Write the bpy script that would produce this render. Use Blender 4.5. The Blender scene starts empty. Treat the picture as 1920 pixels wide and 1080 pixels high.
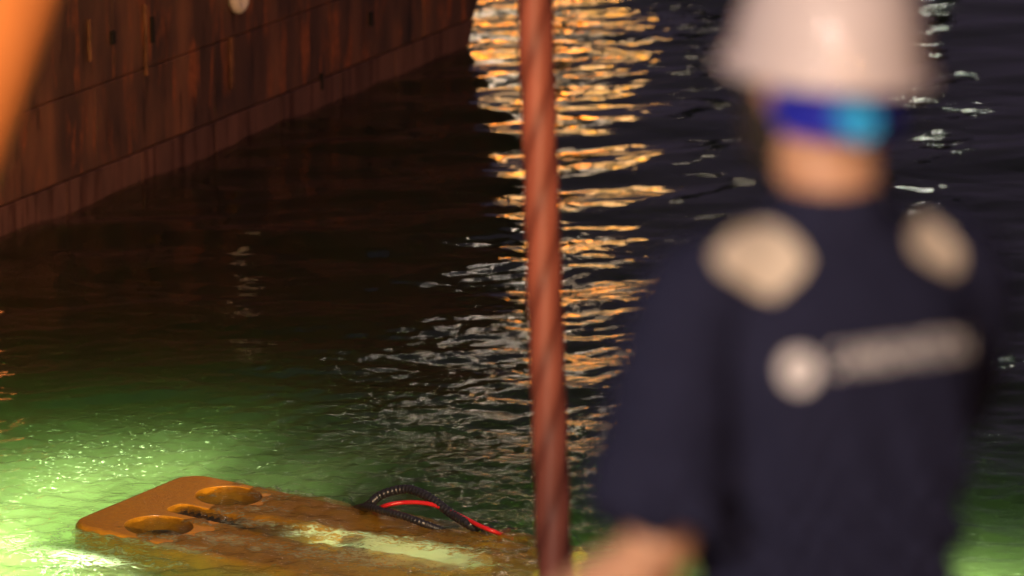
import bpy, bmesh, math, random
import numpy as np
from mathutils import Vector, Matrix
from mathutils.bvhtree import BVHTree

random.seed(4)
rng = np.random.default_rng(7)
sc = bpy.context.scene
C = sc.collection

# ------------------------------------------------------------------ camera
PITCH = math.radians(12.7)
CAM = Vector((0, 0, 5.7))
KPX = 36 / 135 / 1920            # radians-ish per photograph pixel
cd = bpy.data.cameras.new('camera')
cd.lens = 135; cd.sensor_width = 36; cd.clip_start = .1; cd.clip_end = 2000
cd.dof.use_dof = True; cd.dof.focus_distance = 20.4; cd.dof.aperture_fstop = 2.25
cam = bpy.data.objects.new('camera', cd); C.objects.link(cam)
cam.location = CAM; cam.rotation_euler = (math.pi / 2 - PITCH, 0, 0)
sc.camera = cam
FWD = Vector((0, math.cos(PITCH), -math.sin(PITCH))); UP = Vector((0, math.sin(PITCH), math.cos(PITCH)))
def ray(x, y): return FWD + Vector((1, 0, 0)) * (x - 960) * KPX + UP * (540 - y) * KPX
def at(x, y, D): return CAM + ray(x, y) * D            # a photograph point at a known distance
def on_z(x, y, z=0.0):
    v = ray(x, y); return CAM + v * ((z - CAM.z) / v.z)

# ------------------------------------------------------------------ world (night sky over a lit harbour)
w = bpy.data.worlds.new('World'); sc.world = w; w.use_nodes = True
bg = w.node_tree.nodes['Background']
bg.inputs[0].default_value = (.60, .45, .72, 1); bg.inputs[1].default_value = .088

sc.view_settings.view_transform = 'Standard'; sc.view_settings.look = 'None'
sc.view_settings.exposure = 0; sc.view_settings.gamma = 1
sc.render.engine = 'CYCLES'
cy = sc.cycles
cy.use_denoising = True; cy.use_adaptive_sampling = True; cy.adaptive_threshold = .03
try: cy.denoiser = 'OPENIMAGEDENOISE'
except Exception: pass
cy.max_bounces = 6; cy.diffuse_bounces = 2; cy.glossy_bounces = 3; cy.transmission_bounces = 3
cy.volume_bounces = 1; cy.transparent_max_bounces = 6; cy.sample_clamp_indirect = 6
cy.caustics_reflective = False; cy.caustics_refractive = False

# ------------------------------------------------------------------ material helpers
def mat(name):
    m = bpy.data.materials.new(name); m.use_nodes = True
    nt = m.node_tree; return m, nt, nt.nodes, nt.links, nt.nodes.get('Principled BSDF')
def simple(name, col, rough=.5, metal=0, coat=0, var=.12, scale=12, bump=0.0, bscale=60):
    m, nt, N, L, b = mat(name)
    b.inputs['Roughness'].default_value = rough; b.inputs['Metallic'].default_value = metal
    b.inputs['Coat Weight'].default_value = coat
    tc = N.new('ShaderNodeTexCoord'); nz = N.new('ShaderNodeTexNoise')
    nz.inputs['Scale'].default_value = scale; nz.inputs['Detail'].default_value = 5
    L.new(tc.outputs['Object'], nz.inputs['Vector'])
    r = N.new('ShaderNodeValToRGB')
    r.color_ramp.elements[0].position = .3; r.color_ramp.elements[1].position = .7
    r.color_ramp.elements[0].color = tuple(c * (1 - var) for c in col) + (1,)
    r.color_ramp.elements[1].color = tuple(min(1, c * (1 + var)) for c in col) + (1,)
    L.new(nz.outputs[0], r.inputs[0]); L.new(r.outputs[0], b.inputs['Base Color'])
    if bump:
        n2 = N.new('ShaderNodeTexNoise'); n2.inputs['Scale'].default_value = bscale; n2.inputs['Detail'].default_value = 4
        L.new(tc.outputs['Object'], n2.inputs['Vector'])
        bp = N.new('ShaderNodeBump'); bp.inputs['Strength'].default_value = bump; bp.inputs['Distance'].default_value = .01
        L.new(n2.outputs[0], bp.inputs['Height']); L.new(bp.outputs[0], b.inputs['Normal'])
    return m
def emit(name, col, s):
    m, nt, N, L, b = mat(name)
    N.remove(b); e = N.new('ShaderNodeEmission')
    e.inputs[0].default_value = (*col, 1); e.inputs[1].default_value = s
    L.new(e.outputs[0], N['Material Output'].inputs[0]); return m

# ------------------------------------------------------------------ object helpers
def link(o, parent=None):
    C.objects.link(o)
    if parent is not None: o.parent = parent
    return o
def mesh_obj(name, verts, faces, m, parent=None, smooth=True):
    me = bpy.data.meshes.new(name); me.from_pydata([tuple(v) for v in verts], [], faces); me.update()
    if m: me.materials.append(m)
    me.polygons.foreach_set('use_smooth', [smooth] * len(me.polygons))
    return link(bpy.data.objects.new(name, me), parent)
def bm_obj(name, bm, m, parent=None, smooth=False):
    me = bpy.data.meshes.new(name); bmesh.ops.recalc_face_normals(bm, faces=bm.faces); bm.to_mesh(me); bm.free()
    if m: me.materials.append(m)
    me.polygons.foreach_set('use_smooth', [smooth] * len(me.polygons))
    return link(bpy.data.objects.new(name, me), parent)
def empty(name, loc=(0, 0, 0), rz=0, parent=None):
    o = bpy.data.objects.new(name, None); o.location = loc; o.rotation_euler = (0, 0, rz); o.empty_display_size = .1
    return link(o, parent)
def tag(o, label=None, cat=None, group=None, kind=None):
    if label: o['label'] = label
    if cat: o['category'] = cat
    if group: o['group'] = group
    if kind: o['kind'] = kind
    return o
def add_box(bm, c, s, M=None, bevel=0.0):
    r = bmesh.ops.create_cube(bm, size=1)
    vs = r['verts']
    bmesh.ops.scale(bm, vec=s, verts=vs); bmesh.ops.translate(bm, vec=c, verts=vs)
    if bevel:
        es = list({e for v in vs for e in v.link_edges})
        r2 = bmesh.ops.bevel(bm, geom=es, offset=bevel, segments=2, affect='EDGES', profile=.5)
        vs = list({v for f in r2['faces'] for v in f.verts} | {v for v in vs if v.is_valid})
    if M is not None: bmesh.ops.transform(bm, matrix=M, verts=vs)
def add_cyl(bm, a, b, r, n=20, r2=None, caps=True):
    a = Vector(a); b = Vector(b); d = b - a
    q = d.to_track_quat('Z', 'Y').to_matrix().to_4x4()
    bmesh.ops.create_cone(bm, cap_ends=caps, segments=n, radius1=r, radius2=r if r2 is None else r2, depth=d.length,
                          matrix=Matrix.Translation((a + b) / 2) @ q)
def catmull(pts, n):
    P = [np.array(p, float) for p in pts]; P = [2 * P[0] - P[1]] + P + [2 * P[-1] - P[-2]]; out = []
    for i in range(1, len(P) - 2):
        for t in np.linspace(0, 1, n, endpoint=False):
            a, b, c, d = P[i - 1], P[i], P[i + 1], P[i + 2]
            out.append(.5 * (2 * b + (c - a) * t + (2 * a - 5 * b + 4 * c - d) * t * t + (3 * b - a - 3 * c + d) * t ** 3))
    out.append(P[-2]); return out
def tube(pts, rad, n=14, cap=True):
    """verts, faces of a tube along pts; rad is a number or one per point"""
    pts = [Vector(p) for p in pts]; V = []; F = []
    if not hasattr(rad, '__len__'): rad = [rad] * len(pts)
    t0 = (pts[1] - pts[0]).normalized()
    nrm = t0.orthogonal().normalized()
    for i, p in enumerate(pts):
        t = (pts[min(i + 1, len(pts) - 1)] - pts[max(i - 1, 0)]).normalized()
        nrm = (nrm - t * nrm.dot(t)).normalized(); b = t.cross(nrm)
        for k in range(n):
            a = 2 * math.pi * k / n
            V.append(p + (nrm * math.cos(a) + b * math.sin(a)) * rad[i])
    for i in range(len(pts) - 1):
        for k in range(n):
            k2 = (k + 1) % n; F.append((i * n + k, i * n + k2, (i + 1) * n + k2, (i + 1) * n + k))
    if cap: F.append(tuple(range(n))[::-1]); F.append(tuple(range((len(pts) - 1) * n, len(pts) * n)))
    return V, F
def loft(rings, n=28, power=2.0):
    """rings: (centre, half-width vector, half-depth vector); closed ends. power > 2 squares the section"""
    V = []; F = []
    for c, a, b in rings:
        c, a, b = Vector(c), Vector(a), Vector(b)
        for k in range(n):
            t = 2 * math.pi * k / n; co, si = math.cos(t), math.sin(t)
            V.append(c + a * math.copysign(abs(co) ** (2 / power), co) + b * math.copysign(abs(si) ** (2 / power), si))
    for i in range(len(rings) - 1):
        for k in range(n):
            k2 = (k + 1) % n; F.append((i * n + k, i * n + k2, (i + 1) * n + k2, (i + 1) * n + k))
    F.append(tuple(range(n))[::-1]); F.append(tuple(range((len(rings) - 1) * n, len(rings) * n)))
    return V, F
def merge(*parts):
    V = []; F = []
    for v, f in parts:
        o = len(V); V += list(v); F += [tuple(i + o for i in q) for q in f]
    return V, F
def fused(name, vf, voxel, m, parent, smooth_it=6):
    """one continuous surface out of overlapping closed pieces"""
    o = mesh_obj(name + '_raw', vf[0], vf[1], None)
    bm = bmesh.new(); bm.from_mesh(o.data); bmesh.ops.recalc_face_normals(bm, faces=bm.faces); bm.to_mesh(o.data); bm.free()
    r = o.modifiers.new('r', 'REMESH'); r.mode = 'VOXEL'; r.voxel_size = voxel
    s = o.modifiers.new('s', 'SMOOTH'); s.factor = .5; s.iterations = smooth_it
    dg = bpy.context.evaluated_depsgraph_get()
    me = bpy.data.meshes.new_from_object(o.evaluated_get(dg))
    bpy.data.objects.remove(o)
    me.name = name; me.materials.clear(); me.materials.append(m)
    me.polygons.foreach_set('use_smooth', [True] * len(me.polygons))
    return link(bpy.data.objects.new(name, me), parent)

# ================================================================== lamps of the place
M_black = simple('black_paint', (.02, .02, .022), .45)
M_housing = simple('lamp_housing', (.09, .09, .09), .5)
def floodlight(loc, target, col, power, label, group, lens_s, size=.22, spot=75, blend=.6, cat='floodlight'):
    """a floodlight on a yoke: housing, lens, bracket and its own light"""
    loc = Vector(loc); d = (Vector(target) - loc).normalized()
    q = d.to_track_quat('-Z', 'Y')
    root = bpy.data.objects.new('floodlight', None); root.location = loc; root.rotation_mode = 'QUATERNION'; root.rotation_quaternion = q
    link(root); tag(root, label, cat, group)
    bm = bmesh.new(); add_box(bm, (0, 0, .09), (size * 1.25, size * 1.05, .16), bevel=.02); bm_obj('housing', bm, M_housing, root)
    bm = bmesh.new(); add_box(bm, (0, 0, .004), (size * 1.1, size * .9, .006)); bm_obj('lens', bm, emit('lens', col, lens_s), root)
    bm = bmesh.new()
    for s in (-1, 1): add_box(bm, (s * size * .7, 0, .14), (.012, .04, .24))
    add_box(bm, (0, 0, .265), (size * 1.46, .04, .012)); bm_obj('bracket', bm, M_black, root)
    ld = bpy.data.lights.new('beam', 'SPOT'); ld.energy = power; ld.color = col; ld.spot_size = math.radians(spot); ld.spot_blend = blend
    ld.shadow_soft_size = size * .5
    lo = bpy.data.objects.new('beam', ld); link(lo, root); lo.location = (0, 0, -.02)
    return root
WARM = (1.0, .79, .65); SODIUM = (1.0, .50, .16); WHITE = (1.0, .93, .84)

# ================================================================== water
XMIN, XMAX, YMIN, YMAX = -6.8, 6.8, 15.5, 46.0
ROV_C = Vector((-.97, 19.42, 0)); ROV_YAW = math.radians(-29)

def waves(x, y):
    z = np.zeros_like(x); 
    def band(n, l0, l1, slope, main=0, spread=math.pi, seed=0):
        r = np.random.default_rng(seed); h = np.zeros_like(x)
        for i in range(n):
            lam = l0 * (l1 / l0) ** r.random(); k = 2 * math.pi / lam
            a = main + (r.random() * 2 - 1) * spread; ph = r.random() * 2 * math.pi
            h += np.sin(k * (math.cos(a) * x + math.sin(a) * y) + ph) * (slope / k) * math.sqrt(2 / n)
        return h
    ru = (x - ROV_C.x) * math.cos(ROV_YAW) + (y - ROV_C.y) * math.sin(ROV_YAW)
    rv = -(x - ROV_C.x) * math.sin(ROV_YAW) + (y - ROV_C.y) * math.cos(ROV_YAW)
    dist = np.sqrt((np.maximum(np.abs(ru) - 1.0, 0)) ** 2 + (np.maximum(np.abs(rv) - .4, 0)) ** 2)
    near = np.exp(-(dist / 1.6) ** 2); mid = np.exp(-(dist / 4.5) ** 2)
    patch = .5 + .5 * np.tanh(1.5 * (np.sin(.9 * x + .5 * y + 1) + np.sin(.37 * y - .6 * x + .5) + .3))
    z += band(10, 3.0, 7.0, .016, 1.8, .6, 1) * (1 - .9 * near)
    calm = .30 + .70 / (1 + np.exp(-(x + 1.15 + .06 * (y - 27)) / .30)); calm = np.maximum(calm, np.clip(1.4 - dist / 5.5, 0, 1))
    z += band(22, .9, 2.6, .040, 1.66, .55, 2) * (1 - .75 * near)
    z += band(30, .38, 1.0, .044, 1.62, .75, 3) * (.5 + .5 * patch)
    z += band(34, .15, .35, .050, 1.57, 1.1, 4) * (calm * (.26 + .36 * patch) + 1.15 * mid + 1.3 * near)
    z += band(44, .08, .15, .11, 1.57, 1.8, 5) * (.0 + .45 * mid + 1.0 * near)
    # rings spreading from the vehicle
    z += .006 * mid * np.sin(dist * 2 * math.pi / .55 + .7 * np.sin(ru * 2.1)) * (1 - .6 * near)
    return z, ru, rv, dist, near, mid

nx = 640
ys = [YMIN]
while ys[-1] < YMAX: ys.append(ys[-1] + .024 * max(1.0, (ys[-1] / 22.5)) ** 1.3)
ys = np.array(ys); xs = np.linspace(XMIN, XMAX, nx); ny = len(ys)
X, Y = np.meshgrid(xs, ys)
Z, RU, RV, DIST, NEAR, MID = waves(X, Y)
edge = np.minimum.reduce([(X - XMIN) / .8, (XMAX - X) / .8, (Y - YMIN) / .8, (YMAX - Y) / 1.5, np.ones_like(X)])
Z *= np.clip(edge, 0, 1)
nz = rng.random(1)
foam = np.zeros_like(Z)
def blob(u, v, su, sv, a): return a * np.exp(-((RU - u) / su) ** 2 - ((RV - v) / sv) ** 2)
foam += blob(.10, .03, .55, .19, .44) + blob(.75, -.12, .5, .14, .6) + blob(-1.05, -1.0, .7, .40, .50) + blob(-1.75, .25, .6, .8, .36) + blob(-.4, 1.3, 1.8, .5, .16) + blob(.35, -.36, .85, .17, .46) + blob(-.2, -.85, 1.2, .18, .30) + blob(.9, .25, .5, .3, .30)
ztop = -.036 - math.tan(math.radians(3.0)) * RU - math.tan(math.radians(.2)) * RV        # water lapping over the vehicle's top
lap = np.exp(-((Z - ztop - .006) / .009) ** 2) * (np.abs(RU) < 1.3) * (np.abs(RV) < .63)
out_d = np.sqrt(np.maximum(np.abs(RU) - 1.22, 0) ** 2 + np.maximum(np.abs(RV) - .56, 0) ** 2)
foam += .34 * lap + .30 * np.exp(-((out_d - .06) / .07) ** 2) * (RU < .9)
foam = np.clip(foam, 0, 1)
verts = np.stack([X, Y, Z], -1).reshape(-1, 3)
idx = np.arange(nx * ny).reshape(ny, nx)
quads = np.stack([idx[:-1, :-1], idx[:-1, 1:], idx[1:, 1:], idx[1:, :-1]], -1).reshape(-1, 4)
# calm outer sheet to the horizon, and the body of water below it
FAR = 900.0; DEP = -7.0
nb = len(verts)
bot = idx[0]; top = idx[-1]; lef = idx[:, 0]; rig = idx[:, -1]
ext = [(-FAR, -60, 0), (FAR, -60, 0), (FAR, FAR, 0), (-FAR, FAR, 0), (-FAR, -60, DEP), (FAR, -60, DEP), (FAR, FAR, DEP), (-FAR, FAR, DEP)]
e = [nb + i for i in range(8)]
faces = [tuple(q) for q in quads.tolist()]
faces.append((e[0], e[1]) + tuple(int(i) for i in bot[::-1]))
faces.append((e[1], e[2]) + tuple(int(i) for i in rig[::-1]))
faces.append((e[2], e[3]) + tuple(int(i) for i in top))
faces.append((e[3], e[0]) + tuple(int(i) for i in lef))
faces += [(e[7], e[6], e[5], e[4]), (e[0], e[4], e[5], e[1]), (e[1], e[5], e[6], e[2]), (e[2], e[6], e[7], e[3]), (e[3], e[7], e[4], e[0])]
me = bpy.data.meshes.new('water'); me.from_pydata(np.concatenate([verts, np.array(ext)]).tolist(), [], faces); me.update()
att = me.attributes.new('foam', 'FLOAT', 'POINT'); att.data.foreach_set('value', np.concatenate([foam.reshape(-1), np.zeros(8)]).astype(np.float32))
att = me.attributes.new('chop', 'FLOAT', 'POINT'); att.data.foreach_set('value', np.concatenate([(NEAR + .45 * MID).reshape(-1), np.zeros(8)]).astype(np.float32))
me.polygons.foreach_set('use_smooth', [True] * len(quads) + [False] * 9)
water = link(bpy.data.objects.new('water', me)); tag(water, kind='structure')

m, nt, N, L, b = mat('harbour_water'); N.remove(b)
out = N['Material Output']
tc = N.new('ShaderNodeTexCoord')
def math_n(op, a, b=None, c=None):
    n = N.new('ShaderNodeMath'); n.operation = op
    for i, v in enumerate((a, b, c)):
        if v is None: continue
        if isinstance(v, (int, float)): n.inputs[i].default_value = v
        else: L.new(v, n.inputs[i])
    return n.outputs[0]
def noise(scale, detail=4, rough=.5, vec=None, stretch=None, dist=0):
    n = N.new('ShaderNodeTexNoise'); n.inputs['Scale'].default_value = scale; n.inputs['Detail'].default_value = detail
    n.inputs['Roughness'].default_value = rough; n.inputs['Distortion'].default_value = dist
    if stretch:
        mp = N.new('ShaderNodeMapping'); mp.inputs['Scale'].default_value = stretch; L.new(tc.outputs['Object'], mp.inputs[0]); L.new(mp.outputs[0], n.inputs[0])
    else: L.new(tc.outputs['Object'], n.inputs[0])
    return n.outputs[0]
aF = N.new('ShaderNodeAttribute'); aF.attribute_name = 'foam'
aC = N.new('ShaderNodeAttribute'); aC.attribute_name = 'chop'
bp = N.new('ShaderNodeBump'); bp.inputs['Distance'].default_value = .03
L.new(math_n('MULTIPLY_ADD', aC.outputs['Fac'], .42, .012), bp.inputs['Strength'])
L.new(noise(9, 4, .55, stretch=(1, 1.25, 1), dist=.7), bp.inputs['Height'])
gi = N.new('ShaderNodeNewGeometry'); dp = N.new('ShaderNodeVectorMath'); dp.operation = 'DOT_PRODUCT'
L.new(gi.outputs['Incoming'], dp.inputs[0]); L.new(bp.outputs[0], dp.inputs[1])
fres = math_n('MULTIPLY_ADD', math_n('POWER', math_n('SUBTRACT', 1.0, math_n('MINIMUM', math_n('ABSOLUTE', dp.outputs['Value']), 1.0)), 5.0), .98, .02)
gl = N.new('ShaderNodeBsdfGlossy'); gl.inputs['Roughness'].default_value = .055; L.new(bp.outputs[0], gl.inputs['Normal'])
tr = N.new('ShaderNodeBsdfTransparent'); tr.inputs[0].default_value = (.93, .97, .93, 1)
rf = N.new('ShaderNodeBsdfRefraction'); rf.inputs['IOR'].default_value = 1.33; rf.inputs['Roughness'].default_value = .0; rf.inputs[0].default_value = (.95, .98, .94, 1); L.new(bp.outputs[0], rf.inputs['Normal'])
mt_ = N.new('ShaderNodeMixShader'); mt_.inputs[0].default_value = .55; L.new(tr.outputs[0], mt_.inputs[1]); L.new(rf.outputs[0], mt_.inputs[2])
mx = N.new('ShaderNodeMixShader'); L.new(fres, mx.inputs[0]); L.new(mt_.outputs[0], mx.inputs[1]); L.new(gl.outputs[0], mx.inputs[2])
# churned water: bubbles pass light from below and catch it from above
tl = N.new('ShaderNodeBsdfTranslucent'); tl.inputs[0].default_value = (.66, .80, .62, 1)
df = N.new('ShaderNodeBsdfDiffuse'); df.inputs[0].default_value = (.62, .66, .58, 1); L.new(bp.outputs[0], df.inputs['Normal'])
fm = N.new('ShaderNodeMixShader'); fm.inputs[0].default_value = .25; L.new(tl.outputs[0], fm.inputs[1]); L.new(df.outputs[0], fm.inputs[2])
fnz = noise(7.5, 9, .72, stretch=(1.0, 2.2, 1.0), dist=1.6)
fn2 = noise(30, 5, .7, stretch=(1, 1.5, 1), dist=.8)
spk = math_n('MULTIPLY', math_n('MAXIMUM', math_n('MULTIPLY', math_n('SUBTRACT', fn2, .60), 7.0), 0.0), math_n('MINIMUM', math_n('MULTIPLY', aC.outputs['Fac'], .75), .7))
msk = math_n('MAXIMUM', math_n('MINIMUM', spk, .7), math_n('SMOOTH_MIN', math_n('MAXIMUM', math_n('MULTIPLY', math_n('SUBTRACT', math_n('ADD', math_n('MULTIPLY_ADD', fn2, .55, math_n('MULTIPLY', fnz, .55)), math_n('MULTIPLY', aF.outputs['Fac'], .50)), .785), 6.5), 0.0), .7, .1))
m2 = N.new('ShaderNodeMixShader'); L.new(msk, m2.inputs[0]); L.new(mx.outputs[0], m2.inputs[1]); L.new(fm.outputs[0], m2.inputs[2])
L.new(m2.outputs[0], out.inputs[0])
vs = N.new('ShaderNodeVolumeScatter'); vs.inputs['Color'].default_value = (.80, .93, .54, 1); vs.inputs['Density'].default_value = .8; vs.inputs['Anisotropy'].default_value = .72
va = N.new('ShaderNodeVolumeAbsorption'); va.inputs['Color'].default_value = (.57, .84, .36, 1); va.inputs['Density'].default_value = 1.3
ad = N.new('ShaderNodeAddShader'); L.new(vs.outputs[0], ad.inputs[0]); L.new(va.outputs[0], ad.inputs[1]); L.new(ad.outputs[0], out.inputs[1])
me.materials.append(m)

# ================================================================== moored ship with rusty plated side
hn = on_z(0, 447); hf = on_z(872, 85)
hd = (hf - hn); HL = hd.length; hd.normalize(); hn_out = Vector((hd.y, -hd.x, 0))
ship = empty('moored_ship', hn - hd * 5, math.atan2(hd.y, hd.x))
tag(ship, 'dark rusty steel ship side moored behind the water at upper left', 'ship')
# local: x along the side, y away from us is +, our side is y = 0 (outward -y)
m, nt, N, L, b = mat('rusty_hull')
tc = N.new('ShaderNodeTexCoord'); b.inputs['Roughness'].default_value = .62
geo = N.new('ShaderNodeSeparateXYZ'); L.new(tc.outputs['Object'], geo.inputs[0])
st1 = noise(1.0, 6, .6, stretch=(5.5, 5.5, 1.1)); st2 = noise(1.0, 3, .5, stretch=(2.3, 2.3, .8)); st3 = noise(14, 6, .65)
def ramp(src, stops):
    r = N.new('ShaderNodeValToRGB'); cr = r.color_ramp
    while len(cr.elements) < len(stops): cr.elements.new(.5)
    for el, (p, c) in zip(cr.elements, stops): el.position = p; el.color = (*c, 1)
    L.new(src, r.inputs[0]); return r.outputs[0]
def mixc(f, a, b_, mode='MIX'):
    n = N.new('ShaderNodeMix'); n.data_type = 'RGBA'; n.blend_type = mode
    if isinstance(f, (int, float)): n.inputs[0].default_value = f
    else: L.new(f, n.inputs[0])
    for i, v in ((6, a), (7, b_)):
        if isinstance(v, tuple): n.inputs[i].default_value = (*v, 1)
        else: L.new(v, n.inputs[i])
    return n.outputs[2]
paint = ramp(st2, [(.3, (.042, .024, .020)), (.5, (.095, .046, .031)), (.72, (.20, .084, .046))])
rust = ramp(st3, [(.3, (.15, .046, .02)), (.7, (.34, .108, .042))])
sm = ramp(st1, [(.52, (0, 0, 0)), (.62, (1, 1, 1))])
colr = mixc(math_n('MULTIPLY', sm, ramp(noise(1.0, 3, .6, stretch=(.8, .8, 1.6)), [(.34, (0, 0, 0)), (.52, (1, 1, 1))])), paint, rust)
dk = ramp(noise(1.0, 4, .6, stretch=(6, 6, 1.3)), [(.32, (.45, .45, .45)), (.44, (1, 1, 1))])
colr = mixc(1.0, colr, dk, 'MULTIPLY')
L.new(colr, b.inputs['Base Color'])
bp = N.new('ShaderNodeBump'); bp.inputs['Strength'].default_value = .4; bp.inputs['Distance'].default_value = .01
L.new(st3, bp.inputs['Height']); L.new(bp.outputs[0], b.inputs['Normal'])
M_hull = m
m, nt, N, L, b = mat('faded_boot_topping')
tc = N.new('ShaderNodeTexCoord'); b.inputs['Roughness'].default_value = .7
c1 = ramp(noise(1.0, 6, .6, stretch=(2.5, 2.5, 1.2)), [(.3, (.080, .040, .032)), (.7, (.15, .070, .055))])
c2 = ramp(noise(1.0, 6, .6, stretch=(9, 9, .8)), [(.38, (.5, .4, .35)), (.5, (1, 1, 1))])
L.new(mixc(1.0, c1, c2, 'MULTIPLY'), b.inputs['Base Color'])
M_boot = m
rake = .75
LT = HL + 5
bm = bmesh.new()
prof = [(-6, -1.2), (-6, 3.7), (LT + rake * 3.7, 3.7), (LT - rake * 1.2, -1.2)]
vv = []
for yy in (0.012, 7.5):
    vv.append([bm.verts.new((p[0], yy, p[1])) for p in prof])
bm.faces.new(vv[0]); bm.faces.new(vv[1][::-1])
for i in range(4): bm.faces.new((vv[0][i], vv[0][(i + 1) % 4], vv[1][(i + 1) % 4], vv[1][i]))
bm_obj('hull', bm, M_hull, ship)
def plate(x0, x1, z0, z1, last, mm, th):
    g = .006
    a0, a1 = x0 + g, x1 - g; e1 = (LT + rake * z0 - .004, LT + rake * z1 - .004) if last else (a1, a1)
    q = [(a0, z0 + g), (e1[0], z0 + g), (e1[1], z1 - g), (a0, z1 - g)]
    c = Vector((sum(p[0] for p in q) / 4, 0, sum(p[1] for p in q) / 4))
    V = []; b_ = .01
    cx = c.x; cz = c.z
    for (yy, ins) in ((.010, 0), (-th + .004, 0), (-th, b_)):
        for p in q: V.append((p[0] - math.copysign(ins, p[0] - cx), yy, p[1] - math.copysign(ins, p[1] - cz)))
    F = [(8, 9, 10, 11)]
    for r_ in (0, 4):
        for i in range(4): F.append((r_ + i, r_ + (i + 1) % 4, r_ + 4 + (i + 1) % 4, r_ + 4 + i))
    return mesh_obj('hull_plate', V, F, mm, ship, False)
strakes = [(-.9, .235, 1.35, 0), (.235, .86, 2.3, .7), (.86, 1.62, 2.75, 1.6), (1.62, 2.5, 2.6, .4), (2.5, 3.6, 2.6, 1.3)]
for k, (z0, z1, ln, off) in enumerate(strakes):
    xx = -6 + off
    first = True
    while xx < LT - .3:
        x1 = xx + ln * random.uniform(.92, 1.08); last = x1 > LT - .6
        plate(xx, x1, z0, z1, last, M_boot if k == 0 else M_hull, .012 + (.018 if k == 0 else random.uniform(0, .008)))
        xx = x1
        if last: break
def hull_local(px, py):
    v = ray(px, py); t = (hn - CAM).dot(hn_out) / v.dot(hn_out); p = CAM + v * t
    rel = p - ship.location; return Vector((rel.dot(hd), 0, p.z))
M_cream = simple('cream_paint', (.92, .85, .70), .3, var=.04)
p = hull_local(437, -8)
def ring(name, R, r, loc, mm, parent, n=36, k=12):
    V = []; F = []
    for i in range(n):
        a = 2 * math.pi * i / n
        for j in range(k):
            b_ = 2 * math.pi * j / k
            V.append(((R + r * math.cos(b_)) * math.cos(a) + loc[0], r * math.sin(b_) + loc[1], (R + r * math.cos(b_)) * math.sin(a) + loc[2]))
    for i in range(n):
        for j in range(k): F.append((i * k + j, ((i + 1) % n) * k + j, ((i + 1) % n) * k + (j + 1) % k, i * k + (j + 1) % k))
    return mesh_obj(name, V, F, mm, parent)
M_dark = simple('dark_opening', (.008, .007, .006), .8)
rg = ring('fairlead', .098, .048, (p.x, -.05, p.z), M_cream, ship)
tag(rg, 'pale cream ring fitting set in the hull')
bm = bmesh.new(); add_cyl(bm, (p.x, -.045, p.z), (p.x, -.018, p.z), .07, 24); bm_obj('fairlead_opening', bm, M_dark, ship)
for (px, py, hw, hh) in ((279, 55, .018, .10), (597, 152, .018, .07), (690, 35, .03, .06), (205, 70, .03, .05)):
    p = hull_local(px, py); bm = bmesh.new(); add_box(bm, (p.x, -.028, p.z), (hw * 2, .03, hh * 2)); bm_obj('scupper', bm, M_dark, ship)
M_bar = simple('rust_bar', (.15, .065, .03), .7, bump=.5, var=.5, scale=9)
for (px, py, wd_, ln) in ((427, 118, .06, .42), (266, 75, .035, .55), (160, 75, .03, .32)):
    p = hull_local(px, py); bm = bmesh.new(); add_box(bm, (p.x, -.034, p.z), (wd_, .03, ln), bevel=.008); bm_obj('doubler_bar', bm, M_bar, ship)
p = hull_local(-62, 325)
lp = empty('bulkhead_lamp', (p.x, -.02, p.z), 0, ship)
bm = bmesh.new(); add_cyl(bm, (0, .02, 0), (0, -.05, 0), .11, 20); bm_obj('lamp_base', bm, M_housing, lp, True)
bm = bmesh.new(); bmesh.ops.create_uvsphere(bm, u_segments=18, v_segments=12, radius=.09, matrix=Matrix.Translation((0, -.09, 0)) @ Matrix.Diagonal((1, .8, 1.2, 1))); bm_obj('lamp_globe', bm, emit('globe', (1, .26, .06), 5), lp, True)
bm = bmesh.new(); add_box(bm, (LT / 2 - 3, .15, 3.95), (LT + 6, .10, .5)); bm_obj('bulwark', bm, M_hull, ship)

# ================================================================== far side of the basin: lamp towers whose light streaks the water
def lamp_tower(x, y, h, rows, label, group=None):
    """rows: (z, [x offsets], colour, strength, size); brightness and tint differ at random to vary the reflection"""
    root = empty('lamp_tower', (x, y, 0)); tag(root, label, 'lamp tower', group)
    bm = bmesh.new(); add_cyl(bm, (0, 0, -2), (0, 0, h), .35, 14, .18); bm_obj('mast', bm, M_black, root, True)
    for (z, offs, col, s, size) in rows:
        if len(offs) > 1:
            bm = bmesh.new(); add_box(bm, ((min(offs) + max(offs)) / 2, .32, z), (max(offs) - min(offs) + .2, .12, .12)); bm_obj('crossarm', bm, M_black, root)
        for ox in offs:
            k_ = random.choice((.35, .6, .8, 1.0, 1.4, 2.2)) if len(offs) > 1 else 1.0
            cc = tuple(c ** (1.5 if k_ > 1.1 else 1.0 if k_ > .4 else .8) for c in col)
            bm = bmesh.new(); add_box(bm, (ox, 0, z), (size[0], .3, size[1]), bevel=.04); lp = bm_obj('lamp_head', bm, M_housing, root)
            bm = bmesh.new(); add_box(bm, (ox, -.156, z), (size[0] * .86, .012, size[1] * .86)); bm_obj('lamp_glass', bm, emit('lamp_glow', cc, s * k_), lp)
    return root
def far_x(px, D=88.0): return (px - 960) * KPX * D
GOLD = (1.0, .40, .05); GOLD2 = (1.0, .54, .20)
rows = []
for k, z in enumerate(np.arange(7.6, 19.0, 1.9)):
    hi_t = z > 13.0
    rows.append((float(z), [-1.7, -1.02, -.34, .34, 1.02, 1.7] if not hi_t else [-1.7, -.9, -.1, .7], (1, .72, .46) if hi_t else GOLD if k % 3 == 1 else GOLD2, 8.0 if hi_t else 24.0 if k % 3 == 1 else 17.0, (.55, .6)))
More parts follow.
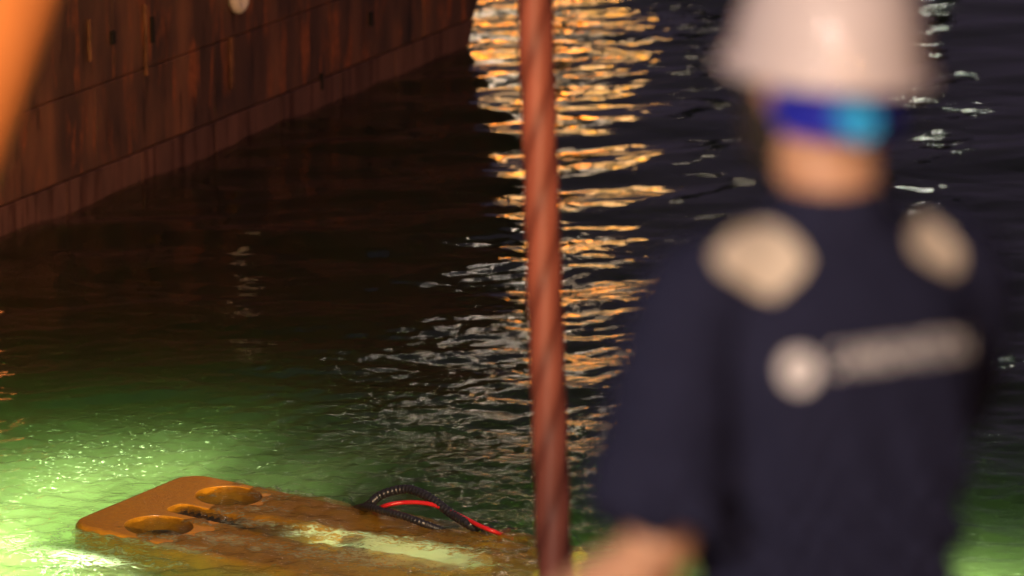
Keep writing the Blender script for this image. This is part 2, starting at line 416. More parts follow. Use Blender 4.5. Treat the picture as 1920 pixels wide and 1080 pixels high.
lamp_tower(far_x(1035), 86, 20.5, rows, 'tall dark mast carrying tiers of amber floodlights across the basin')
lamp_tower(far_x(835), 86.5, 25.5, [(float(z), [-2.0, -1.1, -.2, .7, 1.6], (1, .86, .70), 15.0, (.5, .5)) for z in np.arange(16.0, 25.7, 1.9)], 'mast of white floodlights left of the amber lamp tower')
lamp_tower(far_x(1778), 90, 15, [(float(z), [0], (.95, 1.0, .80), 48.0, (.40, .6)) for z in np.arange(6.5, 12.2, .95)], 'slim mast with greenish white lamps far right across the basin')
lamp_tower(far_x(1333), 92, 14, [(float(z), [0], (1, .85, .6), 12.0, (.34, .6)) for z in np.arange(7.5, 13, 1.1)], 'slim mast with small dim lamps right of the amber lamp tower')

# ================================================================== the vehicle at the surface
m, nt, N, L, b = mat('orange_buoyancy'); tc = N.new('ShaderNodeTexCoord')
L.new(mixc(.6, ramp(noise(3, 6, .6), [(.3, (.78, .30, .012)), (.7, (.86, .42, .02))]), ramp(noise(26, 5, .6), [(.35, (.62, .23, .015)), (.7, (.86, .38, .02))])), b.inputs['Base Color'])
b.inputs['Roughness'].default_value = .3; b.inputs['Coat Weight'].default_value = 1.0; b.inputs['Coat Roughness'].default_value = .08
bp = N.new('ShaderNodeBump'); bp.inputs['Strength'].default_value = .45; bp.inputs['Distance'].default_value = .012
L.new(noise(48, 4, .6), bp.inputs['Height']); L.new(bp.outputs[0], b.inputs['Normal']); L.new(bp.outputs[0], b.inputs['Coat Normal'])
M_orange = m
rov = empty('underwater_vehicle', (ROV_C.x, ROV_C.y, -.036), ROV_YAW)
rov.rotation_euler = (math.radians(-.2), math.radians(3.0), ROV_YAW)
tag(rov, 'orange underwater vehicle with round thruster wells awash at the water surface', 'underwater vehicle')
LX, LY, TH = 1.27, .60, .42
bm = bmesh.new(); add_box(bm, (0, 0, -TH / 2), (2 * LX, 2 * LY, TH))
vert_e = [e_ for e_ in bm.edges if abs(e_.verts[0].co.z - e_.verts[1].co.z) > .1]
bmesh.ops.bevel(bm, geom=vert_e, offset=.16, segments=8, affect='EDGES', profile=.5)
tope = [e_ for e_ in bm.edges if all(v.co.z > -.001 for v in e_.verts)]
bmesh.ops.bevel(bm, geom=tope, offset=.035, segments=3, affect='EDGES', profile=.5)
pack = bm_obj('buoyancy_pack', bm, M_orange, rov)
bm = bmesh.new()
wells = [(-.84, -.337), (-.84, .337), (.84, -.337), (.84, .337)]
for (u, v) in wells: add_cyl(bm, (u, v, -.6), (u, v, .2), .182, 40)
add_box(bm, (.22, 0, -.2), (1.45, .30, 1.2), bevel=.06)  # slot goes right through so lamps below can light the foam
add_box(bm, (-.70, -.01, -.2), (.56, .17, 1.1), bevel=.05)
cut = bm_obj('cut', bm, M_orange, rov)
bpy.context.view_layer.update()
bo = pack.modifiers.new('b', 'BOOLEAN'); bo.operation = 'DIFFERENCE'; bo.object = cut; bo.solver = 'EXACT'; bo.use_self = True
bv = pack.modifiers.new('v', 'BEVEL'); bv.width = .012; bv.segments = 2; bv.limit_method = 'ANGLE'; bv.angle_limit = math.radians(50)
dg = bpy.context.evaluated_depsgraph_get()
pm = bpy.data.meshes.new_from_object(pack.evaluated_get(dg)); pack.modifiers.clear(); pack.data = pm; pm.name = 'buoyancy_pack'
pm.polygons.foreach_set('use_smooth', [False] * len(pm.polygons))
bpy.data.objects.remove(cut)
M_frame = simple('black_frame', (.03, .032, .03), .5)
M_grey = simple('grey_metal', (.22, .23, .22), .4, .6)
bm = bmesh.new(); add_box(bm, (-.76, -.01, -.055), (.42, .164, .02), bevel=.004)  # added black insert that keeps the narrow recess dark like its water
for k in range(9): add_box(bm, (-.93 + k * .042, -.01, -.038), (.012, .15, .012))
bm_obj('recess_dark_insert', bm, M_frame, rov)
bm = bmesh.new(); add_box(bm, (-.37, 0, -.11), (.26, .29, .03), bevel=.006); bm_obj('recess_dark_sheet', bm, M_frame, rov)  # second dark sheet added over the lit step of the recess
for (u, v) in wells:                                                     # vertical thruster in each well
    t = empty('thruster', (u, v, -.30), 0, rov)
    bm = bmesh.new(); add_cyl(bm, (0, 0, -.12), (0, 0, .05), .05, 16, .035); bm_obj('motor', bm, M_black, t, True)
    bm = bmesh.new()
    for k in range(4): add_box(bm, (.09, 0, .02), (.15, .055, .012), Matrix.Rotation(k * math.pi / 2 + .4, 4, 'Z') @ Matrix.Rotation(.5, 4, 'X'))
    bm_obj('propeller', bm, M_black, t)
    bm = bmesh.new()
    for k in range(5):
        x_ = -.12 + .06 * k; h_ = math.sqrt(.175 ** 2 - x_ ** 2); add_box(bm, (x_, 0, .08), (.010, 2 * h_, .010))
    bm_obj('guard_grille', bm, M_frame, t)
for sx in (-1, 1):
    for sy in (-1, 1):
        bm = bmesh.new(); add_box(bm, (sx * 1.05, sy * .50, -.42 - .45), (.07, .06, .9), bevel=.008); bm_obj('frame_post', bm, M_frame, rov)
for sy in (-1, 1):
    bm = bmesh.new(); add_box(bm, (0, sy * .50, -1.30), (2.3, .08, .10), bevel=.01); bm_obj('skid', bm, M_frame, rov)
bm = bmesh.new(); add_box(bm, (.1, 0, -1.0), (1.5, .6, .45), bevel=.03); bm_obj('electronics_housing', bm, M_grey, rov)
bm = bmesh.new(); add_cyl(bm, (.16, .0, -.30), (.16, .0, -.04), .09, 20); add_cyl(bm, (.16, 0, -.04), (.16, 0, .0), .06, 20); bm_obj('lift_bullet', bm, M_grey, rov, True)
# hoses arching out of the middle recess
M_hose = simple('black_hose', (.016, .016, .022), .28, coat=.4); M_red = simple('red_hose', (.50, .015, .02), .3, coat=.3)
RI = None
def rl(px, py, z):
    p = on_z(px, py, z); mw = Matrix.LocRotScale(rov.location, rov.rotation_euler, None); return mw.inverted() @ p
def corrugated(pts, r, step, name, mm):
    c = catmull(pts, 40); d = [0]
    for a, b_ in zip(c, c[1:]): d.append(d[-1] + float(np.linalg.norm(b_ - a)))
    n = int(d[-1] / (step / 6)); out = [np.array([np.interp(s, d, [q[i] for q in c]) for i in range(3)]) for s in np.linspace(0, d[-1], n)]
    rad = [r * (1 + .065 * max(-1, min(1, 2.4 * math.sin(2 * math.pi * i / 6)))) for i in range(n)]
    V, F = tube(out, rad, 16); return mesh_obj(name, V, F, mm, rov, True)
tag(corrugated([rl(640, 985, -.18), rl(688, 950, .03), rl(715, 928, .10), rl(760, 917, .14), rl(800, 930, .13), rl(845, 962, .07), rl(890, 990, .02), rl(935, 1015, -.15)], .0245, .024, 'ribbed_hose', M_hose), 'black ribbed hose arching highest over the vehicle')
tag(corrugated([rl(650, 960, -.10), rl(684, 951, .03), rl(720, 958, .05), rl(760, 969, .04), rl(800, 984, .01), rl(850, 1003, -.06), rl(900, 1020, -.2)], .020, .021, 'ribbed_hose', M_hose), 'lower black ribbed hose lying in the wash')
V, F = tube(catmull([rl(690, 975, -.15), rl(715, 951, .06), rl(760, 942, .10), rl(810, 946, .10), rl(860, 966, .07), rl(900, 986, .05), rl(932, 999, .02), rl(960, 1010, -.1)], 14), .012, 12)
mesh_obj('red_hose', V, F, M_red, rov, True)
# lamps round the vehicle, plus two added under the recess to brighten the foam
def vehicle_or_added_lamp(u, v, z, du, dv, dz, power, spot=120):
    t = bpy.data.objects.new('vehicle_or_added_lamp', None); t.location = (u, v, z); t.rotation_mode = 'QUATERNION'
    t.rotation_quaternion = Vector((du, dv, dz)).to_track_quat('-Z', 'Y'); link(t, rov)
    bm = bmesh.new(); add_cyl(bm, (0, 0, .01), (0, 0, .13), .055, 18, .04); bm_obj('lamp_can', bm, M_black, t, True)
    bm = bmesh.new(); add_cyl(bm, (0, 0, 0), (0, 0, .009), .048, 18); bm_obj('lamp_glass', bm, emit('lamp_lens', (1, .97, .85), 30), t)
    ld = bpy.data.lights.new('beam', 'SPOT'); ld.energy = power; ld.color = (1, .93, .64); ld.spot_size = math.radians(spot); ld.spot_blend = .8; ld.shadow_soft_size = .05
    lo = bpy.data.objects.new('beam', ld); link(lo, t); lo.location = (0, 0, -.03)
for (u, v, z, d, pw) in ((-1.30, -.50, -.85, (-.75, -.45, .45), 1600), (-1.30, .45, -.85, (-.8, .45, .45), 1900), (-1.32, 0, -.75, (-1, 0, .3), 1400),
                         (-.7, .72, -.70, (-.6, .7, .5), 190), (-.6, -.75, -.70, (-.2, -.9, .35), 1700), (1.30, -.45, -.70, (.8, -.5, .35), 2300), (1.3, .4, -.7, (.9, .1, .1), 60),
                         (-.10, 0, -.70, (.5, 0, .8), 42), (.55, 0, -.70, (-.3, 0, .8), 24)):  # this pair is added beneath the recess to light its foam
    vehicle_or_added_lamp(u, v, z, *d, pw)

sl = empty('submerged_lamp', (2.2, 18.2, -.85)); tag(sl, 'submerged work lamp on a cable glowing green beside the person', 'lamp')
bm = bmesh.new(); add_cyl(bm, (0, 0, .12), (0, 0, .34), .09, 20, .06); bm_obj('lamp_can', bm, M_black, sl, True)
bm = bmesh.new(); bmesh.ops.create_uvsphere(bm, u_segments=18, v_segments=12, radius=.085, matrix=Matrix.Translation((0, 0, .06))); bm_obj('lamp_globe', bm, emit('sub_globe', (1, .97, .85), 25), sl, True)
V, F = tube([(0, 0, .34), (0, -2.0, 1.3), (.2, -10.6, 4.2)], .014, 8); mesh_obj('supply_cable', V, F, M_black, sl, True)
ld = bpy.data.lights.new('glow', 'POINT'); ld.energy = 1900; ld.color = (1, .93, .64); ld.shadow_soft_size = .1
lo = bpy.data.objects.new('glow', ld); link(lo, sl); lo.location = (-.2, .1, .06)

# ================================================================== lifting cable
m, nt, N, L, b = mat('red_brown_cable'); tc = N.new('ShaderNodeTexCoord')
cbase = N.new('ShaderNodeMix'); cbase.data_type = 'RGBA'; cbase.inputs[7].default_value = (.24, .068, .045, 1); ga = N.new('ShaderNodeAttribute'); ga.attribute_name = 'groove_tone'  # grooves between the lobes coloured darker so the twist shows
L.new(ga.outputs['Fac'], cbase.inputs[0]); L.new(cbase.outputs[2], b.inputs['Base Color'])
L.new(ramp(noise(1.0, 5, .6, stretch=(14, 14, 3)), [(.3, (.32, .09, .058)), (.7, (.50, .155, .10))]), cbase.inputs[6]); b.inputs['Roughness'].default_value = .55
M_cable = m
ca = at(1003, 0, 11.8); cb = at(1040, 1080, 11.8)
cdir = (ca - cb).normalized()
c0 = cb - cdir * 3.2; c1 = ca + cdir * 5.5
cl = (c1 - c0).length; ns = 1500; nc = 84; R = .0555
zz = np.linspace(0, cl, ns)[:, None]; th = np.linspace(0, 2 * math.pi, nc, endpoint=False)[None, :]
lobe = np.abs(np.cos(1.5 * (th - 2 * math.pi * zz / .72)))
wire = np.abs(np.cos(11 * (th - 2 * math.pi * zz / .50)))
rr = R * (.89 + .08 * lobe + .035 * wire)
q = cdir.to_track_quat('Z', 'Y'); 
loc = np.stack([rr * np.cos(th), rr * np.sin(th), np.broadcast_to(zz, rr.shape)], -1).reshape(-1, 3)
ii = np.arange(ns * nc).reshape(ns, nc); jj = np.roll(ii, -1, 1)
fq = np.stack([ii[:-1], jj[:-1], jj[1:], ii[1:]], -1).reshape(-1, 4).tolist()
cable = mesh_obj('lifting_cable', loc.tolist(), fq, M_cable)
ga = cable.data.attributes.new('groove_tone', 'FLOAT', 'POINT'); ga.data.foreach_set('value', np.clip(1.25 - 1.5 * lobe, 0, 1).astype(np.float32).reshape(-1) * np.ones(ns * nc, np.float32))
cable.location = c0; cable.rotation_mode = 'QUATERNION'; cable.rotation_quaternion = q
tag(cable, 'thick red brown twisted cable hanging vertically in front of the water', 'cable')

# ================================================================== our own deck and the orange frame leg
M_deck = simple('deck_paint', (.10, .12, .11), .7, bump=.3, var=.25, scale=3)
DECK = 3.27
bm = bmesh.new(); add_box(bm, (0, .85, DECK - .1), (24, 13.7, .2)); tag(bm_obj('deck', bm, M_deck), kind='structure')
bm = bmesh.new(); add_box(bm, (0, .8, DECK - 2.71), (23.9, 13.5, 5.0)); tag(bm_obj('deck_side', bm, simple('own_hull', (.05, .06, .08), .5)), kind='structure')
leg_lo = at(-212, 270, 7.55); leg_hi = at(-72, -78, 7.85)
ldv = (leg_hi - leg_lo).normalized()
foot = leg_lo + ldv * ((DECK + .02 - leg_lo.z) / ldv.z)
frame = empty('frame_leg', foot); tag(frame, 'bright orange painted tubular frame leg leaning at the far left edge', 'frame leg')
M_or = simple('orange_paint', (.82, .33, .11), .42, coat=.15, var=.05, scale=5)
n = 26
pts = []
for i in range(n):
    s = i / (n - 1) * 5.0; pts.append((leg_lo - foot) * 0 + ldv * s + Vector((.016 * (s - 1.4) ** 2 * -1, 0, 0)))
V, F = tube(pts, .232, 40); mesh_obj('leg_tube', V, F, M_or, frame, True)
bm = bmesh.new(); add_cyl(bm, (0, 0, -.02), (0, 0, .03), .36, 36); bm_obj('foot_flange', bm, M_or, frame)
for k in range(8):
    a = k * math.pi / 4; bm = bmesh.new(); add_cyl(bm, (.31 * math.cos(a), .31 * math.sin(a), .03), (.31 * math.cos(a), .31 * math.sin(a), .06), .022, 6); bm_obj('bolt', bm, M_grey, frame)

# ================================================================== person on the deck
pc = at(1553, 370, 4.7); YAW = math.radians(27)
per = empty('person', (pc.x, pc.y + .02, DECK), YAW)
tag(per, 'person in white hard hat and navy shirt with tan shoulder patches, back turned', 'person')
m, nt, N, L, b = mat('skin'); tc = N.new('ShaderNodeTexCoord')
L.new(ramp(noise(9, 4), [(.3, (.62, .33, .19)), (.7, (.70, .39, .24))]), b.inputs['Base Color']); b.inputs['Roughness'].default_value = .5
b.inputs['Subsurface Weight'].default_value = .1; b.inputs['Subsurface Radius'].default_value = (.02, .008, .004)
M_skin = m
def fabric(name, col):
    m = simple(name, col, .9, var=.10, scale=30, bump=.25, bscale=700); m.node_tree.nodes['Principled BSDF'].inputs['Specular IOR Level'].default_value = .08; return m
M_navy = fabric('navy_cotton', (.023, .025, .055)); M_trous = fabric('navy_trousers', (.024, .025, .045)); M_tan = fabric('tan_reflective', (.76, .66, .53))
M_white = simple('white_print', (.90, .88, .88), .6, var=.03)
M_hat = simple('white_hat_shell', (.74, .64, .63), .5, coat=.32, var=.03, scale=6)
M_hat.node_tree.nodes['Principled BSDF'].inputs['Coat Roughness'].default_value = .03
def ln(pts, rads, n=18, sub=6):
    c = catmull(pts, sub); r = catmull([(x_, 0, 0) for x_ in rads], sub); return tube(c, [float(q_[0]) for q_ in r], n)
X_, Y_, Z_ = Vector((1, 0, 0)), Vector((0, 1, 0)), Vector((0, 0, 1))
SH = 1.43
ELB_L = (-.268, -.060, 1.085); WR_L = (-.385, .10, .955); ELB_R = (.215, .15, 1.14); WR_R = (.08, .26, 1.08)
def hand(wr, dirv, palm_n, flip):
    """palm and five separate curled fingers"""
    wr = Vector(wr); d = Vector(dirv).normalized(); nrm = Vector(palm_n); nrm = (nrm - d * nrm.dot(d)).normalized(); s = d.cross(nrm) * flip
    parts = [loft([(wr - d * .02, s * .027, nrm * .020), (wr + d * .02, s * .034, nrm * .018), (wr + d * .06, s * .042, nrm * .016), (wr + d * .095, s * .040, nrm * .013)], 16)]
    for k, (o, ln_, ) in enumerate(((-.030, .078), (-.010, .086), (.011, .080), (.030, .064))):
        b0 = wr + d * .085 + s * o; a = .45
        j1 = b0 + (d * math.cos(a) + nrm * math.sin(a)) * ln_ * .45; a = 1.1
        j2 = j1 + (d * math.cos(a) + nrm * math.sin(a)) * ln_ * .32; a = 1.6
        j3 = j2 + (d * math.cos(a) + nrm * math.sin(a)) * ln_ * .26
        parts.append(ln([b0 - d * .015, b0, j1, j2, j3], [.010, .0095, .009, .008, .006], 10, 3))
    t0 = wr + d * .02 - s * .028
    parts.append(ln([t0, t0 + d * .03 - s * .022 + nrm * .008, t0 + d * .058 - s * .028 + nrm * .022, t0 + d * .08 - s * .024 + nrm * .034], [.013, .012, .0105, .007], 10, 3))
    return parts
HZ = 1.655
body_parts = [
    # torso
    loft([((0, 0, .92), X_ * .135, Y_ * .095), ((0, 0, 1.02), X_ * .125, Y_ * .090), ((0, 0, 1.15), X_ * .130, Y_ * .092), ((0, .0, 1.28), X_ * .145, Y_ * .098), ((0, 0, 1.38), X_ * .17, Y_ * .105), ((0, 0, 1.44), X_ * .13, Y_ * .08), ((0, 0, 1.48), X_ * .07, Y_ * .06)], 28, 2.3),
    ln([(0, -.015, 1.42), (0, -.01, 1.50), (0, .012, 1.57), (0, .02, 1.62)], [.060, .060, .066, .064], 20),
    # head: skull, jaw, nose
    loft([((0, .055, HZ - .105), X_ * .030, Y_ * .030), ((0, .042, HZ - .085), X_ * .050, Y_ * .062), ((0, .025, HZ - .045), X_ * .074, Y_ * .090), ((0, .015, HZ), X_ * .081, Y_ * .099), ((0, .008, HZ + .045), X_ * .082, Y_ * .101), ((0, .004, HZ + .085), X_ * .066, Y_ * .084), ((0, .004, HZ + .112), X_ * .035, Y_ * .045)], 28),
    loft([((0, .112, HZ + .012), X_ * .008, Y_ * .008), ((0, .120, HZ - .012), X_ * .012, Y_ * .014), ((0, .116, HZ - .028), X_ * .015, Y_ * .012)], 12),
    loft([((0, .104, HZ - .058), X_ * .022, Y_ * .008), ((0, .106, HZ - .066), X_ * .024, Y_ * .009)], 12),
    # arms
    ln([(-.10, 0, 1.41), (-.185, -.005, SH - .03), (-.225, -.02, 1.28), ELB_L], [.055, .058, .050, .042]),
    ln([ELB_L, tuple(Vector(ELB_L).lerp(Vector(WR_L), .35)), WR_L], [.046, .047, .030]),
    ln([(.10, 0, 1.41), (.185, .0, SH - .03), (.215, .06, 1.28), ELB_R], [.055, .058, .050, .042]),
    ln([ELB_R, tuple(Vector(ELB_R).lerp(Vector(WR_R), .35)), WR_R], [.041, .043, .028]),
    # hips and legs
    loft([((0, 0, .80), X_ * .165, Y_ * .115), ((0, 0, .90), X_ * .165, Y_ * .115), ((0, 0, .98), X_ * .150, Y_ * .10)], 24),
    ln([(-.09, 0, .88), (-.10, .01, .66), (-.105, .02, .48), (-.11, -.01, .28), (-.11, -.02, .08)], [.090, .078, .056, .052, .040]),
    ln([(.09, 0, .88), (.10, .01, .66), (.105, .02, .48), (.11, -.01, .28), (.11, -.02, .08)], [.090, .078, .056, .052, .040]),
]
for s in (-1, 1):                                                        # ears
    body_parts.append(loft([((s * .084, .0, HZ - .040), X_ * .006, Y_ * .012), ((s * .091, -.004, HZ - .012), X_ * .010, Y_ * .018), ((s * .093, -.008, HZ + .018), X_ * .010, Y_ * .017), ((s * .088, -.006, HZ + .032), X_ * .005, Y_ * .010)], 12))
dL = Vector(WR_L) - Vector(ELB_L); dR = Vector(WR_R) - Vector(ELB_R)
body_parts += hand(WR_L, (-.15, .45, -.8), (.8, .2, -.1), 1) + hand(WR_R, dR, (-.2, -.5, -.8), -1)
fused('body', merge(*body_parts), .0065, M_skin, per, 4)
for s in (-1, 1):
    bm = bmesh.new(); bmesh.ops.create_uvsphere(bm, u_segments=16, v_segments=10, radius=.0125, matrix=Matrix.Translation((s * .031, .098, HZ))); ey = bm_obj('eye', bm, simple('eye_white', (.8, .78, .75), .2), per, True)
    bm = bmesh.new(); bmesh.ops.create_uvsphere(bm, u_segments=12, v_segments=8, radius=.006, matrix=Matrix.Translation((s * .031, .1065, HZ))); bm_obj('iris', bm, M_black, ey, True)
# shirt: body, collar, elbow-length sleeves
eL = Vector(ELB_L); sL = Vector((-.19, -.005, SH - .03)); axL = (eL - sL).normalized()
shirt_parts = [
    loft([((0, 0, .80), X_ * .178, Y_ * .128), ((0, -.004, .92), X_ * .172, Y_ * .125), ((0, -.006, 1.05), X_ * .176, Y_ * .125), ((0, -.008, 1.18), X_ * .186, Y_ * .130), ((0, -.010, 1.30), X_ * .192, Y_ * .128), ((0, -.008, 1.385), X_ * .186, Y_ * .112), ((0, -.004, 1.435), X_ * .150, Y_ * .088), ((0, -.004, 1.475), X_ * .095, Y_ * .074), ((0, -.004, 1.50), X_ * .070, Y_ * .068)], 32, 2.35),
    ln([(-.09, -.002, 1.405), (-.165, -.004, 1.405), (-.205, -.012, 1.36), (-.240, -.03, 1.24), (-.264, -.050, 1.125)], [.062, .072, .074, .080, .088], 24),
    ln([(.09, -.002, 1.405), (.165, 0, 1.405), (.205, .012, 1.36), (.225, .07, 1.25), (.218, .12, 1.17)], [.062, .070, .071, .072, .076], 24),
    loft([((0, -.008, 1.465), X_ * .080, Y_ * .076), ((0, -.010, 1.505), X_ * .073, Y_ * .071), ((0, -.008, 1.520), X_ * .070, Y_ * .068)], 24),
]
shirt = fused('shirt', merge(*shirt_parts), .007, M_navy, per, 7)
co = np.empty(len(shirt.data.vertices) * 3, np.float32); shirt.data.vertices.foreach_get('co', co); co = co.reshape(-1, 3).astype(float)
no = np.array([v.normal[:] for v in shirt.data.vertices])
cx_, cy_, cz_ = co.T
fold = .009 * np.sin(2 * math.pi * (cz_ * 1.0 + cx_ * 1.5 + .03 * np.sin(cz_ * 23)) / .115) * np.clip((1.30 - cz_) / .2, .15, 1)
fold += .007 * np.sin(2 * math.pi * (cz_ * 1.1 - cx_ * 1.9 + .025 * np.sin(cx_ * 31)) / .085 + 1) * np.clip((1.36 - cz_) / .25, .1, 1)
fold -= .016 * np.exp(-((cx_ + .165) / .022) ** 2) * np.clip((1.34 - cz_) / .1, 0, 1)      # crease between arm and back
fold += .003 * np.sin(2 * math.pi * cz_ / .05 + 40 * cx_) * (np.abs(cx_) > .2)
co += no * fold[:, None]; shirt.data.vertices.foreach_set('co', co.astype(np.float32).reshape(-1)); shirt.data.update()
bvh = BVHTree.FromObject(shirt, bpy.context.evaluated_depsgraph_get())
def px_local(px, py, dpt=.4):
    """ray of a photograph pixel in the person's frame"""
    inv = Matrix.LocRotScale(per.location, per.rotation_euler, None).inverted()
    o = inv @ CAM; t = inv @ at(px, py, 1.0); return o, (t - o).normalized()
def px_patch(outline, name, m_, cuts=6, lift=.004):
    if name == 'shoulder_patch': outline = shrink(outline)
    bm = bmesh.new(); f = bm.faces.new([bm.verts.new((x_, y_, 0)) for x_, y_ in outline])
    bmesh.ops.triangulate(bm, faces=[f]); bmesh.ops.subdivide_edges(bm, edges=bm.edges[:], cuts=cuts, use_grid_fill=True)
    for v in bm.verts:
        o, d = px_local(v.co.x, v.co.y); h = bvh.ray_cast(o, d)
        v.co = (h[0] + h[1] * lift) if h[0] is not None else o + d * 4.72
    return bm_obj(name, bm, m_, shirt, True)
def shrink(pts, f=.92):
    cx, cy_ = sum(p_[0] for p_ in pts) / len(pts), sum(p_[1] for p_ in pts) / len(pts); return [(cx + (a - cx) * f, cy_ + (b_ - cy_) * f) for a, b_ in pts]
px_patch([(1326, 480), (1352, 450), (1392, 424), (1432, 416), (1472, 426), (1506, 458), (1524, 492), (1500, 530), (1452, 568), (1415, 556), (1375, 532), (1342, 512)][:], 'shoulder_patch', M_tan)
px_patch([(1698, 440), (1712, 412), (1738, 406), (1775, 434), (1804, 474), (1803, 506), (1788, 524), (1750, 508), (1706, 478)], 'shoulder_patch', M_tan)
# emblem and lettering across the back
em = []
for k in range(24):
    a = 2 * math.pi * k / 24; em.append((1497 + 33 * math.cos(a), 694 - 38 * math.sin(a)))
px_patch(em, 'emblem', M_white, 2)
sw = [(1478, 706), (1492, 690), (1512, 680), (1521, 679), (1506, 690), (1494, 706), (1486, 716)]
px_patch(sw, 'emblem_swoosh', M_navy, 1, .0055)
fc = bpy.data.curves.new('lettering', 'FONT'); fc.body = 'C-INNOVATION'; fc.size = 70; fc.align_x = 'LEFT'; fc.resolution_u = 2; fc.offset = 1.2
fo = link(bpy.data.objects.new('lettering_raw', fc))
tm = bpy.data.meshes.new_from_object(fo.evaluated_get(bpy.context.evaluated_depsgraph_get())); bpy.data.objects.remove(fo)
wx = max(v.co.x for v in tm.vertices)
for v in tm.vertices:
    t = v.co.x / wx; x_ = 1553 + 258 * t; y_ = 702 - 34 * t - v.co.y * 1.0 - 0
    o, d = px_local(x_, y_); h = bvh.ray_cast(o, d)
    v.co = (h[0] + h[1] * .004) if h[0] is not None else o + d * 4.8
tm.materials.append(M_white); link(bpy.data.objects.new('lettering', tm), shirt)
# trousers, belt, boots
tro = [loft([((0, 0, .78), X_ * .172, Y_ * .122), ((0, 0, .90), X_ * .171, Y_ * .122), ((0, 0, .985), X_ * .160, Y_ * .112)], 24)]
for s in (-1, 1): tro.append(ln([(s * .088, 0, .86), (s * .10, .01, .66), (s * .106, .02, .46), (s * .112, -.008, .26), (s * .112, -.018, .07)], [.098, .092, .078, .072, .070], 20))
fused('trousers', merge(*tro), .010, M_trous, per, 5)
for s in (-1, 1):
    V, F = merge(loft([((s * .112, -.02, .10), X_ * .055, Y_ * .058), ((s * .112, -.015, .05), X_ * .052, Y_ * .075), ((s * .114, .02, .018), X_ * .050, Y_ * .135), ((s * .114, .02, .0), X_ * .050, Y_ * .135)], 20, 2.6), loft([((s * .114, .06, .01), X_ * .048, Y_ * .10), ((s * .114, .07, .05), X_ * .045, Y_ * .085), ((s * .114, .06, .075), X_ * .03, Y_ * .06)], 20))
    fused('boot', (V, F), .008, simple('boot_leather', (.03, .022, .016), .5), per, 3)
# hard hat
hat = empty('hard_hat', (0, .005, 0), 0, per)
HP = Vector((0, 0, 1.66)); HM = Matrix.Translation(HP) @ Matrix.Rotation(math.radians(-15), 4, 'Z') @ Matrix.Rotation(math.radians(2), 4, 'X') @ Matrix.Rotation(math.radians(2.5), 4, 'Y') @ Matrix.Translation(-HP)
hat.matrix_local = HM @ Matrix.Translation((0, .005, 0))
def hatring(z, a, b_, yo): return ((0, yo, z), X_ * a, Y_ * b_)
B = HZ + .008
prof = [(0.000, .124, .145, .004), (.010, .120, .142, .004), (.030, .117, .138, .002), (.070, .108, .128, 0), (.105, .096, .113, -.002), (.132, .078, .092, -.004), (.150, .052, .061, -.005), (.157, .022, .026, -.005)]
V, F = loft([hatring(B + z, a, b_, yo) for z, a, b_, yo in prof], 48); mesh_obj('shell', V, F[:-2] + [F[-1]], M_hat, hat, True)
bm = bmesh.new()                                                         # peak and rain gutter
n = 48; rings_ = []
for (da, db, dz, pk) in ((-.006, -.006, .004, 0), (.006, .006, .001, .045), (.009, .009, -.004, .050), (.004, .004, -.006, .046), (-.008, -.008, -.002, 0)):
    rr_ = []
    for k in range(n):
        t = 2 * math.pi * k / n; f_ = max(0, math.sin(t)) ** 2.2
        rr_.append(bm.verts.new(((.125 + da) * math.cos(t), .004 + (.146 + db) * math.sin(t) + pk * f_, B + dz - .012 * f_ * (pk > 0))))
    rings_.append(rr_)
for a_, b_ in zip(rings_, rings_[1:] + rings_[:1]):
    for k in range(n): bm.faces.new((a_[k], a_[(k + 1) % n], b_[(k + 1) % n], b_[k]))
bm_obj('brim', bm, M_hat, hat, True)
for (x0, w_) in ((0, .010), (-.032, .006), (.032, .006)):                # ridges over the crown
    c = []
    for k in range(15):
        a = math.radians(55 + 70 * k / 14); c.append((x0, -.002 + .122 * math.cos(a) * (1 - abs(x0)), B + .030 + .128 * math.sin(a) - abs(x0) * .22))
    V, F = tube(c, w_, 10); mesh_obj('ridge', V, F, M_hat, hat, True)
M_blue = simple('blue_plastic', (.022, .028, .42), .3, coat=.3, var=.1); M_cyan = simple('cyan_knob', (.05, .48, 1.0), .25, coat=.5, var=.05)
Vb = []; Fb = []
nb_ = 30
for k in range(nb_):                                                     # suspension band round the nape
    t = math.radians(200 + 140 * k / (nb_ - 1)); dip = math.sin((k / (nb_ - 1)) * math.pi) ** .8
    dip = min(1.0, 2.6 * math.sin((k / (nb_ - 1)) * math.pi)); zc = B - .010 - .028 * dip; hh = .014 + .017 * dip
    for (r_, dz) in ((0, -hh), (0, hh), (.006, hh), (.006, -hh)):
        Vb.append(((.088 + r_) * math.cos(t), .004 + (.112 + r_) * math.sin(t), zc + dz))
for k in range(nb_ - 1):
    for j in range(4): Fb.append((4 * k + j, 4 * k + (j + 1) % 4, 4 * k + 4 + (j + 1) % 4, 4 * k + 4 + j))
Fb += [(0, 1, 2, 3), tuple(4 * (nb_ - 1) + j for j in (3, 2, 1, 0))]
mesh_obj('nape_band', Vb, Fb, M_blue, hat, False)
bm = bmesh.new(); add_cyl(bm, (0, -.110, B - .040), (0, -.142, B - .042), .025, 28, .023)
bm_obj('ratchet_knob', bm, M_cyan, hat, False)
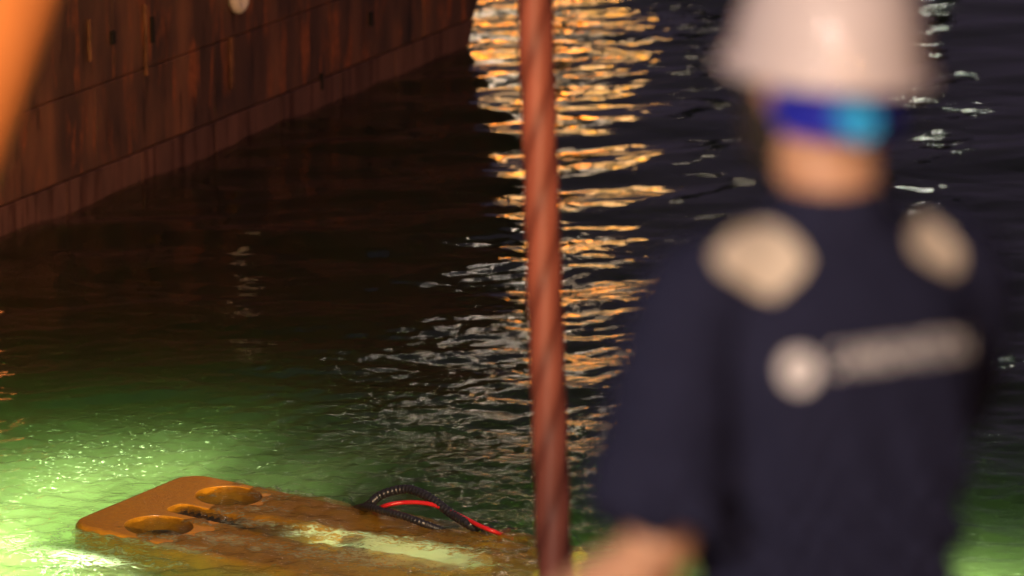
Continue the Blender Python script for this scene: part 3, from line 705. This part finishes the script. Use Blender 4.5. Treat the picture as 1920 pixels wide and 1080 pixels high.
for s in (-1, 1):                                                        # chin strap
    V, F = ln([(s * .100, .03, B - .002), (s * .086, .035, HZ - .04), (s * .060, .045, HZ - .095), (s * .02, .065, HZ - .122)], [.006, .006, .006, .006], 8, 5)
    mesh_obj('chin_strap', V, F, M_black, hat, True)
# short dark hair and beard
hr = loft([((0, -.005, HZ - .020), X_ * .078, Y_ * .082), ((0, -.002, HZ + .01), X_ * .0835, Y_ * .096), ((0, .0, HZ + .05), X_ * .085, Y_ * .104), ((0, 0, HZ + .09), X_ * .070, Y_ * .088), ((0, 0, HZ + .115), X_ * .03, Y_ * .04)], 24)
mesh_obj('hair', hr[0], hr[1], simple('dark_hair', (.025, .016, .012), .6), per, True)
br = loft([((0, .062, HZ - .135), X_ * .048, Y_ * .048), ((0, .055, HZ - .105), X_ * .074, Y_ * .074), ((0, .048, HZ - .06), X_ * .084, Y_ * .080), ((0, .055, HZ - .025), X_ * .084, Y_ * .056)], 24)
mesh_obj('beard', br[0], br[1], simple('dark_beard', (.03, .022, .016), .8), per, True)
# wrist band on the near arm
wv = Vector(WR_L); wd = (wv - eL).normalized()
V, F = tube([wv - wd * .045, wv - wd * .015], [.034, .032], 24); mesh_obj('wrist_band', V, F, simple('pale_band', (.7, .62, .5), .5), per, True)

# ================================================================== deck floodlights behind the photographer
floodlight((-3.4, -5.0, 8.5), (.35, 4.6, 4.6), WARM, 4300, 'warm white deck floodlight high above the photographer on the left', None, 60, spot=40)
floodlight((6.5, 1.5, 10.5), (-.9, 19.5, 0), (1, .72, .42), 20000, 'amber floodlight hung over the side lighting the water', None, 60, spot=11, blend=.9)
floodlight((-.6, -4.2, 7.3), (-1.15, 7.7, 4.45), SODIUM, 9000, 'sodium floodlight aimed at the orange frame leg', None, 60, spot=13)
floodlight((1.6, -3.0, 5.9), (.4, 4.6, 4.8), SODIUM, 480, 'small sodium floodlight behind the photographer', None, 60, spot=16, size=.16)
floodlight((9.0, 7.0, 5.2), (-3, 30, 1.6), (1, .50, .26), 10500, 'sodium floodlight at the deck edge lighting the rusty hull', None, 60, spot=26)
